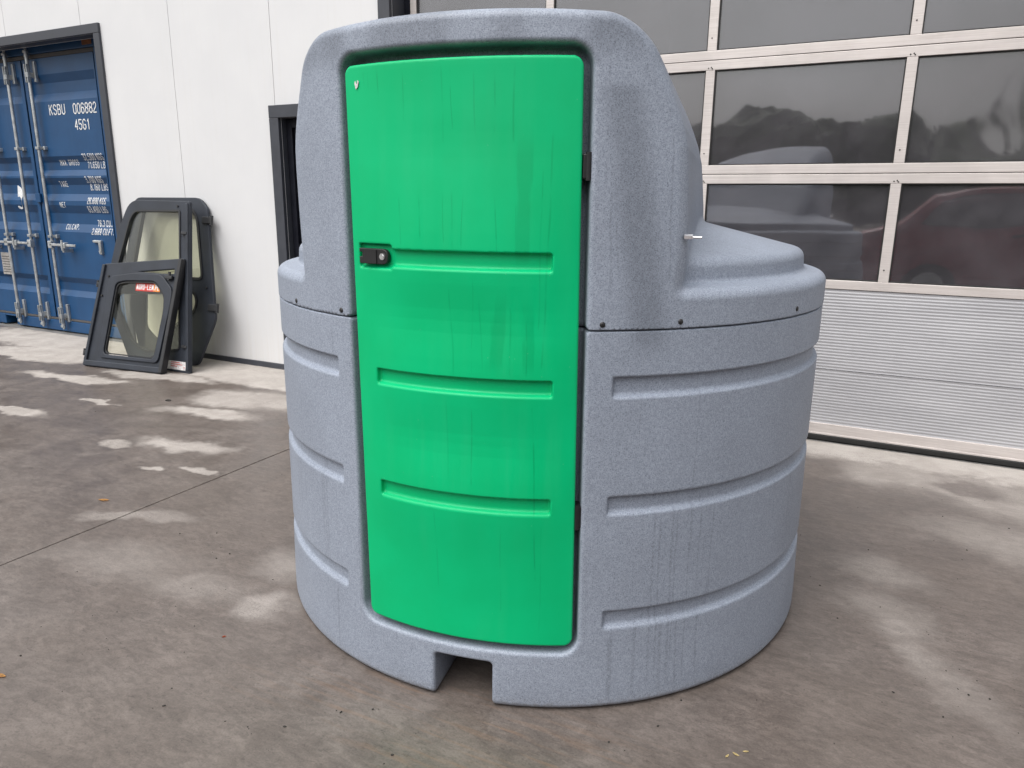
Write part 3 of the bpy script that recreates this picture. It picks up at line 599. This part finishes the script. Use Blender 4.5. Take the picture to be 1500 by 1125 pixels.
def surface_net(f, lo, hi, h, name, mat, parent):
    lo = np.array(lo, float); n = np.ceil((np.array(hi) - lo) / h).astype(int) + 1
    B = 16; n = ((n + B - 1) // B) * B
    V = np.ones(n + 1, np.float32)
    nb = n // B; c = np.stack(np.meshgrid(*[(np.arange(k) + .5) * B * h for k in nb], indexing='ij'), -1) + lo
    dc = f(c[..., 0], c[..., 1], c[..., 2]); rad = B * h * .5 * 1.7321 * 1.25 + 2 * h
    act = np.argwhere(np.abs(dc) < rad)
    for i, j, k in np.argwhere(dc <= -rad): V[i*B:(i+1)*B+1, j*B:(j+1)*B+1, k*B:(k+1)*B+1] = -1
    r = np.arange(B + 1)
    for s in range(0, len(act), 64):
        ch = act[s:s + 64]
        gx = (lo[0] + (ch[:, 0, None] * B + r) * h)[:, :, None, None]; gy = (lo[1] + (ch[:, 1, None] * B + r) * h)[:, None, :, None]; gz = (lo[2] + (ch[:, 2, None] * B + r) * h)[:, None, None, :]
        gx, gy, gz = np.broadcast_arrays(gx, gy, gz); d = f(gx, gy, gz)
        for q, (i, j, k) in enumerate(ch): V[i*B:(i+1)*B+1, j*B:(j+1)*B+1, k*B:(k+1)*B+1] = d[q]
    neg = V < 0
    cnt = np.zeros(n, np.int8)
    for a in (0, 1):
        for b in (0, 1):
            for c_ in (0, 1): cnt += neg[a:a + n[0], b:b + n[1], c_:c_ + n[2]]
    cells = np.argwhere((cnt > 0) & (cnt < 8)); idx = np.full(n, -1, np.int32); idx[tuple(cells.T)] = np.arange(len(cells))
    P = np.zeros((len(cells), 3)); K = np.zeros(len(cells))
    for ax in range(3):
        o1, o2 = [q for q in range(3) if q != ax]
        for a in (0, 1):
            for b in (0, 1):
                e0 = cells.copy(); e0[:, o1] += a; e0[:, o2] += b; e1 = e0.copy(); e1[:, ax] += 1
                v0 = V[tuple(e0.T)]; v1 = V[tuple(e1.T)]; m = (v0 < 0) != (v1 < 0); t = np.where(m, v0 / np.where(m, v0 - v1, 1), 0)
                pt = e0.astype(float); pt[:, ax] += t; P[m] += pt[m]; K[m] += 1
    P = lo + P / K[:, None] * h
    eps = 6e-4
    def grad(P):
        return np.stack([(f(*(P + np.eye(3)[a] * eps).T) - f(*(P - np.eye(3)[a] * eps).T)) / (2 * eps) for a in range(3)], 1)
    for _ in range(2):
        g = grad(P); d = f(*P.T); st = d / np.maximum((g * g).sum(1), .25); st = np.clip(st, -h * .6, h * .6); P = P - g * st[:, None]
    faces = []
    for ax in range(3):
        o1, o2 = [(1, 2), (2, 0), (0, 1)][ax]
        sl0 = [slice(None)] * 3; sl1 = [slice(None)] * 3; sl0[ax] = slice(0, -1); sl1[ax] = slice(1, None)
        ch = neg[tuple(sl0)] != neg[tuple(sl1)]
        e = np.argwhere(ch); ok = np.all((e[:, [o1, o2]] > 0), 1) & (e[:, o1] < n[o1]) & (e[:, o2] < n[o2]); e = e[ok]
        s0 = neg[tuple(e.T)]
        def at(a, b): q = e.copy(); q[:, o1] -= a; q[:, o2] -= b; return idx[tuple(q.T)]
        Q = np.stack([at(1, 1), at(0, 1), at(0, 0), at(1, 0)], 1); Q[~s0] = Q[~s0][:, ::-1]
        faces.append(Q)
    F = np.concatenate(faces); F = F[(F >= 0).all(1)]
    me = bpy.data.meshes.new(name); me.vertices.add(len(P)); me.vertices.foreach_set('co', P.astype(np.float32).ravel())
    me.loops.add(F.size); me.loops.foreach_set('vertex_index', F.ravel().astype(np.int32))
    me.polygons.add(len(F)); me.polygons.foreach_set('loop_start', np.arange(0, F.size, 4, dtype=np.int32))
    me.update(calc_edges=True); me.validate()
    me.polygons.foreach_set('use_smooth', np.ones(len(me.polygons), bool))
    g = grad(P); g /= np.maximum(np.linalg.norm(g, axis=1), 1e-6)[:, None]
    me.normals_split_custom_set_from_vertices(g.astype(np.float32))
    return link(name, me, mat, parent)
PH = math.radians(10.5); TC = (-1.1408, 2.5468, 0)
tank = thing('fuel_tank', 'large round grey plastic fuel tank with raised hood and tall green cabinet door', 'fuel tank', TC, PH)
VX = .0068
surface_net(sdf_body, (-1.02, -1.02, -.02), (1.02, 1.02, 1.13), VX, 'tank_body', 'tank', tank)
surface_net(sdf_lid, (-1.02, -1.02, 1.07), (1.02, 1.02, 1.90), VX, 'tank_lid', 'tank', tank)
cdoor = surface_net(sdf_door, (-.36, -1.0, .18), (.36, -.83, 1.78), .0045, 'cabinet_door', 'green', tank)
def on_cyl(deg, z, r): a = math.radians(deg); return Vector((r * math.sin(a), -r * math.cos(a), z))
def tang(deg, z, r):
    a = math.radians(deg); e = Vector((math.cos(a), math.sin(a), 0)); n = Vector((math.sin(a), -math.cos(a), 0))
    m = Matrix((e, Vector((0, 0, 1)), n)).transposed().to_4x4(); m.translation = on_cyl(deg, z, r); return m
# handle in its pocket: flat bar rounded at the lock end, with a square finger notch
hm = tang(-14.1, 1.2765, .967)
hp = rounded([(-.050, -.020), (.047, -.020), (.047, .020), (-.050, .020), (-.050, .010), (-.040, .010), (-.040, -.002), (-.050, -.002)], [.004, .0195, .0195, .003, 0, 0, 0, 0], 6)
bm = plate(hp, [], 0, .012, hm, .002); obj('door_handle', bm, 'black', cdoor)
bm = plate(rounded([(-.030, -.0195), (.010, -.0195), (.010, .0195), (-.030, .0195)], .004), [], .0125, .015, hm, .0012); obj('handle_grip', bm, 'black', cdoor)
bm = BM(); cyl(bm, hm @ Vector((.029, 0, .010)), hm @ Vector((.029, 0, .0145)), .0085, seg=20); cyl(bm, hm @ Vector((.029, 0, .0145)), hm @ Vector((.029, 0, .0155)), .006, seg=20); obj('lock_cylinder', bm, 'silver', cdoor)
bm = plate(rounded([(-.003, -.010), (.004, -.004), (.008, .008), (.003, .012), (.001, .002), (-.001, .003), (-.004, .011), (-.007, .004)], .0015, 2), [], 0, .0008, tang(-16.6, 1.700, .9732)); obj('scratch_mark', bm, 'stk', cdoor)
for zz, hh in ((1.503, .058), (.595, .062)):
    bm = BM(); m = tang(19.2, zz, .950); box(bm, -.014, .013, -hh / 2, hh / 2, -.03, .016, .003, m); cyl(bm, m @ Vector((.0, -hh / 2 - .004, .012)), m @ Vector((.0, hh / 2 + .004, .012)), .0075, seg=12); obj('hinge', bm, 'black', tank)
for dg, zz in ((22.0, 1.121), (34.4, 1.124), (61.6, 1.127), (-37.5, 1.121), (-22.3, 1.121), (-62, 1.126), (90, 1.124), (-90, 1.124), (120, 1.124), (-120, 1.124)):
    bm = BM(); m = tang(dg, zz, R0 + .0015); g = bmesh.ops.create_uvsphere(bm, u_segments=14, v_segments=8, radius=.0075)
    for v in g['verts']: v.co.z *= .45; v.co = m @ v.co
    obj('rivet', bm, 'black', tank, smooth=True)
bm = BM(); pz = 1.337; cyl(bm, (.545, -.80, pz), (.566, -.80, pz), .0075, seg=6); cyl(bm, (.566, -.80, pz), (.588, -.80, pz), .003, seg=10); obj('bolt', bm, 'silver', tank)

# ---------------------------------------------------------------- machine cab doors leaning on the wall
def frame_of(o, e, v, n):
    m = Matrix((Vector(e), Vector(v), Vector(n))).transposed().to_4x4(); m.translation = o; return m
def ring(poly, wd, t0, t1, fm, bev=.003):
    c = Vector((sum(p[0] for p in poly) / len(poly), sum(p[1] for p in poly) / len(poly)))
    N = len(poly); out = []
    area = sum(poly[i - 1][0] * poly[i][1] - poly[i][0] * poly[i - 1][1] for i in range(N)); sg = 1 if area > 0 else -1
    for i in range(N):
        a, b, d = Vector(poly[i - 1]), Vector(poly[i]), Vector(poly[(i + 1) % N])
        t = (b - a).normalized() + (d - b).normalized(); t.normalize(); out.append(tuple(b + Vector((t.y, -t.x)) * sg * wd))
    return plate(out, [poly], t0, t1, fm, 0)
FT = frame_of((-5.279, 4.273, 0), (.9996, .03, 0), (-.0057, .1917, .9814), (.0294, -.981, .1917))
FA = frame_of((-5.057, 4.069, 0.0), (.9999, .015, 0), (-.0032, .2155, .9765), (.0146, -.9764, .2155))
FS = frame_of((-6.104, 3.848, 0.0), (.9925, .1221, 0), (-.0341, .2776, .9601), (.1172, -.9529, .2797))
# rear door
t = thing('cab_door', 'tall dark grey cab door at the back, hinges showing, leaning against the white wall', 'cab door', (-5.279, 4.273, 0), group='loose cab doors leaning on the wall')
def loc(fm, origin): return Matrix.Translation(-Vector(origin)) @ fm
m = loc(FT, (-5.279, 4.273, 0))
o3 = rounded([(-.83, 1.45), (-.02, 1.452), (.072, 1.36), (.08, 1.312), (.187, .735), (.242, .439), (.233, .393), (.078, .02), (-.05, .0), (-.62, .0), (-.92, .72)], [.08, .09, .03, 0, 0, .03, .03, .04, .03, .1, .1])
gu3 = rounded([(-.70, 1.345), (-.10, 1.345), (-.043, 1.265), (.056, .773), (-.80, .76)], [.03, .05, .05, .03, .03]); gl3 = rounded([(-.62, .65), (-.08, .65), (-.01, .62), (.012, .551), (-.02, .47), (-.10, .43), (-.45, .2), (-.6, .3)], .05)
obj('frame', plate(o3, [gu3, gl3], -.03, .0, m, .006), 'cab', t)
for gname, gp in (('upper_seal', gu3), ('lower_seal', gl3)): obj('window_seal', ring(gp, .022, 0.0005, .008, m), 'cabtrim', t)
for gp in (gu3, gl3): obj('window_glass', plate(gp, [], -.018, -.013, m), 'glass', t)
for zz, xx in ((1.26, .085), (.523, .215)):
    bm = BM(); box(bm, xx - .05, xx + .045, zz - .03, zz + .03, -.02, .018, .006, m); cyl(bm, m @ Vector((xx + .045, zz - .04, .0)), m @ Vector((xx + .045, zz + .04, .0)), .014, seg=10); obj('hinge', bm, 'cabtrim', t)
bm = BM(); cyl(bm, m @ Vector((.125, .69, 0)), m @ Vector((.125, .69, .012)), .012, seg=10); obj('bolt', bm, 'cabtrim', t)
# middle door
t = thing('cab_door', 'tall dark grey cab door in the middle with two panes and a white sticker', 'cab door', (-5.057, 4.069, 0), group='loose cab doors leaning on the wall')
m = loc(FA, (-5.057, 4.069, 0))
oA = rounded([(-.905, 1.435), (-.167, 1.429), (0, 0), (-.72, 0), (-1.15, .62), (-1.081, .885), (-1.031, 1.151)], [.11, .02, .01, .1, .15, .1, .1])
guA = rounded([(-.815, 1.332), (-.277, 1.34), (-.203, .747), (-1.04, .70), (-.976, .881), (-.868, 1.27)], [.04, .01, .02, .04, .05, .06]); glA = rounded([(-.968, .61), (-.203, .65), (-.145, .197), (-.55, .143), (-.725, .203), (-.953, .487)], [.04, .02, .03, .08, .1, .06])
obj('frame', plate(oA, [guA, glA], -.032, 0, m, .007), 'cab', t)
for gp in (guA, glA): obj('window_seal', ring(gp, .016, .0005, .007, m), 'cabtrim', t); obj('window_glass', plate(gp, [], -.02, -.015, m), 'glass', t)
bm = BM(); vs = box(bm, -.03, .0, 0, .0 + 1, -.028, .016, .005)
for v in bm.verts: s = v.co.y; v.co = m @ Vector((-.167 * s + v.co.x - .004, .03 + s * 1.38, v.co.z))
obj('edge_channel', bm, 'cab', t)
for zz in (1.16, .22): 
    bm = BM(); xx = -.167 * (zz / 1.43) - .045; box(bm, xx - .035, xx + .03, zz - .012, zz + .012, -.0, .022, .005, m); obj('hinge_tab', bm, 'cabtrim', t)
obj('sticker', plate([(-.266, .020), (-.050, .022), (-.050, .093), (-.266, .091)], [], .001, .002, m), 'stk', t)
bm = BM()
for k, (a, b, zz) in enumerate(((-.225, -.12, .078), (-.225, -.09, .062), (-.225, -.15, .046), (-.075, -.055, .042))): box(bm, a, b, zz, zz + .006, .0022, .0026, 0, m)
obj('sticker_print', bm, 'red', t)
bm = BM(); cyl(bm, m @ Vector((-.30, 1.385, 0)), m @ Vector((-.30, 1.385, .01)), .010, seg=10); obj('bolt', bm, 'cabtrim', t)
# front door, smaller
t = thing('cab_door', 'small dark grey cab window frame with red sticker leaning in front of the taller doors', 'cab door', (-6.104, 3.848, 0), group='loose cab doors leaning on the wall')
m = loc(FS, (-6.104, 3.848, 0))
oS = rounded([(.092, .898), (.956, .975), (.877, .0), (0, 0)], [.02, .015, .02, .02]); giS = rounded([(.264, .735), (.362, .758), (.688, .771), (.806, .658), (.816, .526), (.770, .116), (.213, .117)], [.04, .03, .05, .05, .05, .05, .05]); slS = [(.50, .845), (.865, .88), (.868, .842), (.77, .838)]
obj('frame', plate(oS, [giS, slS], -.03, 0, m, .007), 'cab', t)
goS = rounded([(.185, .79), (.449, .828), (.75, .829), (.884, .707), (.878, .573), (.815, .085), (.165, .085)], [.05, .03, .05, .05, .05, .05, .05])
obj('raised_surround', plate(goS, [giS], .0005, .016, m, .006), 'cab', t)
obj('window_seal', plate(ringin := [(a * .985 + .5 * .015, b * .985 + .45 * .015) for a, b in giS], [[(a * .955 + .5 * .045, b * .955 + .45 * .045) for a, b in giS]], -.016, .004, m), 'cabtrim', t)
obj('window_glass', plate([(a * .98 + .5 * .02, b * .98 + .45 * .02) for a, b in giS], [], -.024, -.019, m), 'glass', t)
for a, b, nm in (((.0, .0), (.877, .045), 'bottom_rail'), ):
    bm = BM(); box(bm, a[0] + .01, b[0] - .01, .005, .055, .0, .022, .008, m); obj(nm, bm, 'cab', t)
bm = BM(); vs = box(bm, 0, .035, 0, 1, -.034, .03, .006)
for v in bm.verts: s = v.co.y; v.co = m @ Vector((.845 + .079 * s + v.co.x, .01 + s * .955, v.co.z))
obj('edge_channel', bm, 'cabtrim', t)
bm = BM(); vs = box(bm, 0, .03, 0, 1, -.03, .02, .006)
for v in bm.verts: s = v.co.y; v.co = m @ Vector((.002 + .091 * s + v.co.x, .01 + s * .88, v.co.z))
obj('edge_channel', bm, 'cab', t)
bm = BM(); box(bm, .80, .875, .79, .82, -.0, .03, .006, m); cyl(bm, m @ Vector((.84, .78, .02)), m @ Vector((.84, .852, .02)), .011, seg=8); obj('latch', bm, 'cabtrim', t)
for zz in (.72, .12):
    bm = BM(); xx = .005 + .091 * zz / .9; box(bm, xx - .04, xx + .01, zz - .012, zz + .012, -.02, .006, .004, m); cyl(bm, m @ Vector((xx - .035, zz - .03, -.005)), m @ Vector((xx - .035, zz + .03, -.005)), .011, seg=8); obj('hinge_pin', bm, 'cabtrim', t)
obj('sticker', plate([(.458, .682), (.722, .684), (.716, .752), (.456, .748)], [], -.0185, -.0175, m), 'red', t)
def stick_text(s_, x0, x1, z0, z1, mat):
    bm = BM()
    for k, q in enumerate(strokes(s_, x0, x1, z0, z1, .30)): bm.faces.new([bm.verts.new(m @ Vector((p.x, p.y, -.0168 + k * 3e-6))) for p in q])
    obj('sticker_print', bm, mat, t)
stick_text('AGRO-LEN', .468, .648, .694, .740, 'white'); obj('sticker', plate([(.652, .684), (.722, .684), (.716, .752), (.652, .751)], [], -.0175, -.0172, m), 'orange', t); stick_text('.PL', .660, .708, .694, .740, 'white')
for a, b in ((.115, .62), (.165, .79)): 
    bm = BM(); cyl(bm, m @ Vector((a, b, 0)), m @ Vector((a, b, .01)), .009, seg=8); obj('bolt', bm, 'rubber', t)

# ---------------------------------------------------------------- small litter on the concrete
def leaf(name, x, y, ln, wd, rz, mat, label, curl=.25, group=None):
    bm = BM(); nu, nv = 8, 5; g = []
    for i in range(nu + 1):
        s = i / nu; wv = wd * math.sin(math.pi * min(max(s, .03), .97)) ** .8; row = []
        for j in range(nv):
            q = (j / (nv - 1) - .5); row.append(bm.verts.new(((s - .5) * ln, q * wv, .0015 + curl * (abs(q) * wv * 1.2 + (s - .5) ** 2 * ln))))
        g.append(row)
    for i in range(nu):
        for j in range(nv - 1): bm.faces.new((g[i][j], g[i + 1][j], g[i + 1][j + 1], g[i][j + 1]))
    r = bmesh.ops.solidify(bm, geom=bm.faces[:], thickness=.0012)
    lo = min(v.co.z for v in bm.verts)
    for v in bm.verts: v.co.z -= lo
    o = obj(name, bm, mat, None, smooth=True, label=label, cat='leaf' if 'leaf' in name else 'chip', group=group); o.location = (x, y, .0005); o.rotation_euler = (0, 0, rz); return o
leaf('dry_leaf', -3.233, 2.046, .055, .022, .35, 'leaf', 'small tan leaf lying on concrete beside the slab joint')
leaf('dry_leaf', -2.262, 1.036, .045, .016, .2, 'leaf', 'orange brown leaf at the left edge of the picture')
leaf('brown_chip', -1.824, 1.50, .014, .010, .9, 'chip', 'tiny red brown crumb on concrete left of the tank')
leaf('straw_chip', -.222, 1.725, .016, .006, 1.2, 'straw', 'pale straw flake nearest the tank, leftmost of three', .4, 'straw flakes')
leaf('straw_chip', -.202, 1.742, .020, .007, -.3, 'straw', 'pale straw flake between the two other flakes', .4, 'straw flakes')
leaf('straw_chip', -.181, 1.765, .017, .006, .5, 'straw', 'pale straw flake farthest right of three', .4, 'straw flakes')
# grit: dark crumbs scattered on the slabs, far too many to count
bm = BM(); rr = random.Random(11)
def crumb(x, y, r):
    g = bmesh.ops.create_icosphere(bm, subdivisions=1, radius=r); a = rr.uniform(0, 6.3); ca, sa = math.cos(a), math.sin(a); sx = rr.uniform(.8, 1.8)
    for v in g['verts']:
        p = v.co * rr.uniform(.8, 1.2); px = p.x * sx; v.co = Vector((x + px * ca - p.y * sa, y + px * sa + p.y * ca, max(0.0, p.z * .6 + r * .35)))
for cx, cy, sp, k in ((-2.0, 1.85, .22, 26), (-1.75, 1.35, .35, 22), (-2.2, 1.25, .3, 16), (-1.35, 1.25, .12, 14), (-3.0, 2.6, .8, 22), (.1, 2.4, .45, 34), (.42, 2.3, .14, 26), (.2, 3.2, .5, 20), (-.5, 1.75, .35, 26), (-.9, 1.45, .35, 20), (-4.9, 3.75, .3, 14), (.55, 4.0, .3, 20)):
    for _ in range(int(k * .75)): crumb(rr.gauss(cx, sp), rr.gauss(cy, sp), rr.choice((.0012, .0016, .002, .0034)))
obj('grit', bm, 'grit', None, kind='stuff', label='dark crumbs and grit scattered over the concrete', cat='grit')
def soil_clot(x, y, r, label):
    bm2 = BM(); g = bmesh.ops.create_icosphere(bm2, subdivisions=2, radius=r)
    for v in g['verts']: k = 1 + .5 * noise.noise(v.co * 90 + Vector((x, y, 0)) * 9); v.co = Vector((v.co.x * k * 1.5, v.co.y * k, max(-.2 * r, v.co.z * k * .5))); 
    lo = min(v.co.z for v in bm2.verts)
    for v in bm2.verts: v.co.z -= lo
    o = obj('soil_clot', bm2, 'grit', None, smooth=True, label=label, cat='clot', group='soil clots on the concrete'); o.location = (x, y, 0)
soil_clot(-4.50, 3.42, .016, 'dark clot of soil in front of the leaning cab doors')

# ---------------------------------------------------------------- what the panes mirror: yard behind the viewpoint
def car(name, label, paint, loc_, rz, group=None):
    t = thing(name, label, 'car', loc_, rz, group)
    P = [(-2.05, .34), (-2.10, .55), (-2.06, .80), (-1.95, .95), (-1.72, 1.02), (-1.30, 1.40), (-1.0, 1.47), (0.0, 1.50), (.45, 1.45), (1.15, 1.02), (1.85, .90), (2.08, .74), (2.12, .50), (2.05, .30)]
    bm = BM(); rings = []
    for s, wsc in ((-1, 1), (-.94, 1), (.94, 1), (1, 1)):
        row = []
        for x, z in P:
            tumble = .0 if z < .95 else (z - .95) * .34
            y = (.86 - tumble) * (1 if s > 0 else -1) * (1 if abs(s) == 1 else .93)
            inset = .0 if abs(s) < 1 else .03
            row.append(bm.verts.new((x * (1 - inset * .6), y, z - (inset * .5 if z > .6 else 0))))
        rings.append(row)
    N = len(P)
    for a, b in ((0, 1), (1, 2), (2, 3)):
        for k in range(N): bm.faces.new((rings[a][k], rings[a][(k + 1) % N], rings[b][(k + 1) % N], rings[b][k]))
    bm.faces.new(rings[0]); bm.faces.new(rings[3][::-1])
    obj('body', bm, paint, t)
    for s in (-1, 1):
        for poly in ([(-1.45, 1.06), (-1.22, 1.34), (-.98, 1.41), (-.42, 1.43), (-.42, 1.05)], [(-.36, 1.05), (-.36, 1.43), (.05, 1.43), (.42, 1.38), (.95, 1.04)]):
            bm = BM(); A = [bm.verts.new((x, s * (.862 - (z - .95) * .34 - .028 * 0), z)) for x, z in poly]; B = [bm.verts.new((x, s * (.84 - (z - .95) * .34), z)) for x, z in poly]
            n = len(poly); bm.faces.new(A); bm.faces.new(B[::-1])
            for k in range(n): bm.faces.new((A[k], A[(k + 1) % n], B[(k + 1) % n], B[k]))
            obj('side_window', bm, 'carglass', t)
        bm = BM(); box(bm, .82, .96, s * .88 - .07, s * .88 + .07, 1.02, 1.14, .03); obj('mirror', bm, paint, t)
        bm = BM(); box(bm, -.55, -.38, s * .862 - .012, s * .862 + .012, .92, .95, .006); obj('door_handle', bm, 'black', t)
        bm = BM(); box(bm, 1.90, 2.075, s * .58 - .17, s * .58 + .17, .62, .74, .03); obj('headlight', bm, 'lamp', t)
        bm = BM(); box(bm, -2.11, -1.97, s * .62 - .13, s * .62 + .13, .66, .90, .03); obj('tail_light', bm, 'red', t)
        for x in (-1.28, 1.32):
            bm = BM(); cyl(bm, (x, s * .70, .315), (x, s * .885, .315), .315, seg=28); wh = obj('wheel', bm, 'tyre', t, smooth=True)
            bm = BM(); cyl(bm, (x, s * .886, .315), (x, s * .893, .315), .20, seg=24); obj('rim', bm, 'zinc', wh)
    for pts in ([(.52, .60, 1.425), (1.10, .68, 1.055), (1.10, -.68, 1.055), (.52, -.60, 1.425)], [(-1.34, .60, 1.36), (-1.66, .68, 1.07), (-1.66, -.68, 1.07), (-1.34, -.60, 1.36)]):
        bm = BM(); sg = 1 if pts[0][0] > 0 else -1
        A = [bm.verts.new((x + sg * .012, y, z + .012)) for x, y, z in pts]; B = [bm.verts.new((x - sg * .02, y, z - .02)) for x, y, z in pts]
        bm.faces.new(A); bm.faces.new(B[::-1])
        for k in range(4): bm.faces.new((A[k], A[(k + 1) % 4], B[(k + 1) % 4], B[k]))
        obj('windscreen', bm, 'carglass', t)
    return t
redcar = car('parked_car', 'red car parked in the yard, mirrored in the lower right panes', 'carred', (1.85, -1.45, 0), math.radians(2))
car('parked_car', 'dark blue car parked in the yard, mirrored in the lower middle panes', 'carblue', (-3.4, -5.6, 0), math.radians(172))

redcar.scale = (1.08, 1.0, 1.16)      # a tall hatchback
# wooded rise far across the yard: one mass
rr = random.Random(21); V = []; F = []
def blob(cx, cy, cz, rx, rz, nseg=18, nring=10):
    i0 = len(V)
    for a in range(nring + 1):
        for b in range(nseg):
            th, ph = math.pi * a / nring, 2 * math.pi * b / nseg
            d = Vector((math.sin(th) * math.cos(ph), math.sin(th) * math.sin(ph), math.cos(th)))
            k = 1 + .30 * noise.noise(d * 1.7 + Vector((cx, cy, 0))) + .16 * noise.noise(d * 5 + Vector((cx, cy, 3)))
            V.append((cx + d.x * rx * k, cy + d.y * rx * k, cz + d.z * rz * k))
    for a in range(nring):
        for b in range(nseg): F.append((i0 + a * nseg + b, i0 + a * nseg + (b + 1) % nseg, i0 + (a + 1) * nseg + (b + 1) % nseg, i0 + (a + 1) * nseg + b))
x = -150
while x < 110:
    hh_ = 8.6 + 2.4 * noise.noise(Vector((x * .035, 2, 0))) + rr.uniform(-.6, .8)
    cx, cy, cr = x, -72 + rr.uniform(-6, 6), rr.uniform(3.0, 5.2); blob(cx, cy, hh_ * .55, cr, hh_ * .5)
    for _ in range(160):
        d = Vector((rr.gauss(0, 1), rr.gauss(0, 1), rr.gauss(0, 1))).normalized(); k = rr.uniform(.85, 1.08)
        c = Vector((cx + d.x * cr * k, cy + d.y * cr * k, hh_ * .55 + d.z * hh_ * .5 * k))
        a = Vector((rr.gauss(0, 1), rr.gauss(0, 1), rr.gauss(0, 1))).normalized(); b = a.orthogonal(); q = rr.uniform(.18, .4)
        i = len(V); V += [tuple(c + a * q), tuple(c + b * q * .6), tuple(c - a * q), tuple(c - b * q * .6)]; F.append((i, i + 1, i + 2, i + 3))
    x += rr.uniform(2.2, 4.2)
me = bpy.data.meshes.new('treeline'); me.from_pydata(V, [], F); me.update()
link('treeline', me, 'foliage', None, 'dark belt of leafy trees far across the yard', 'trees', None, 'stuff')
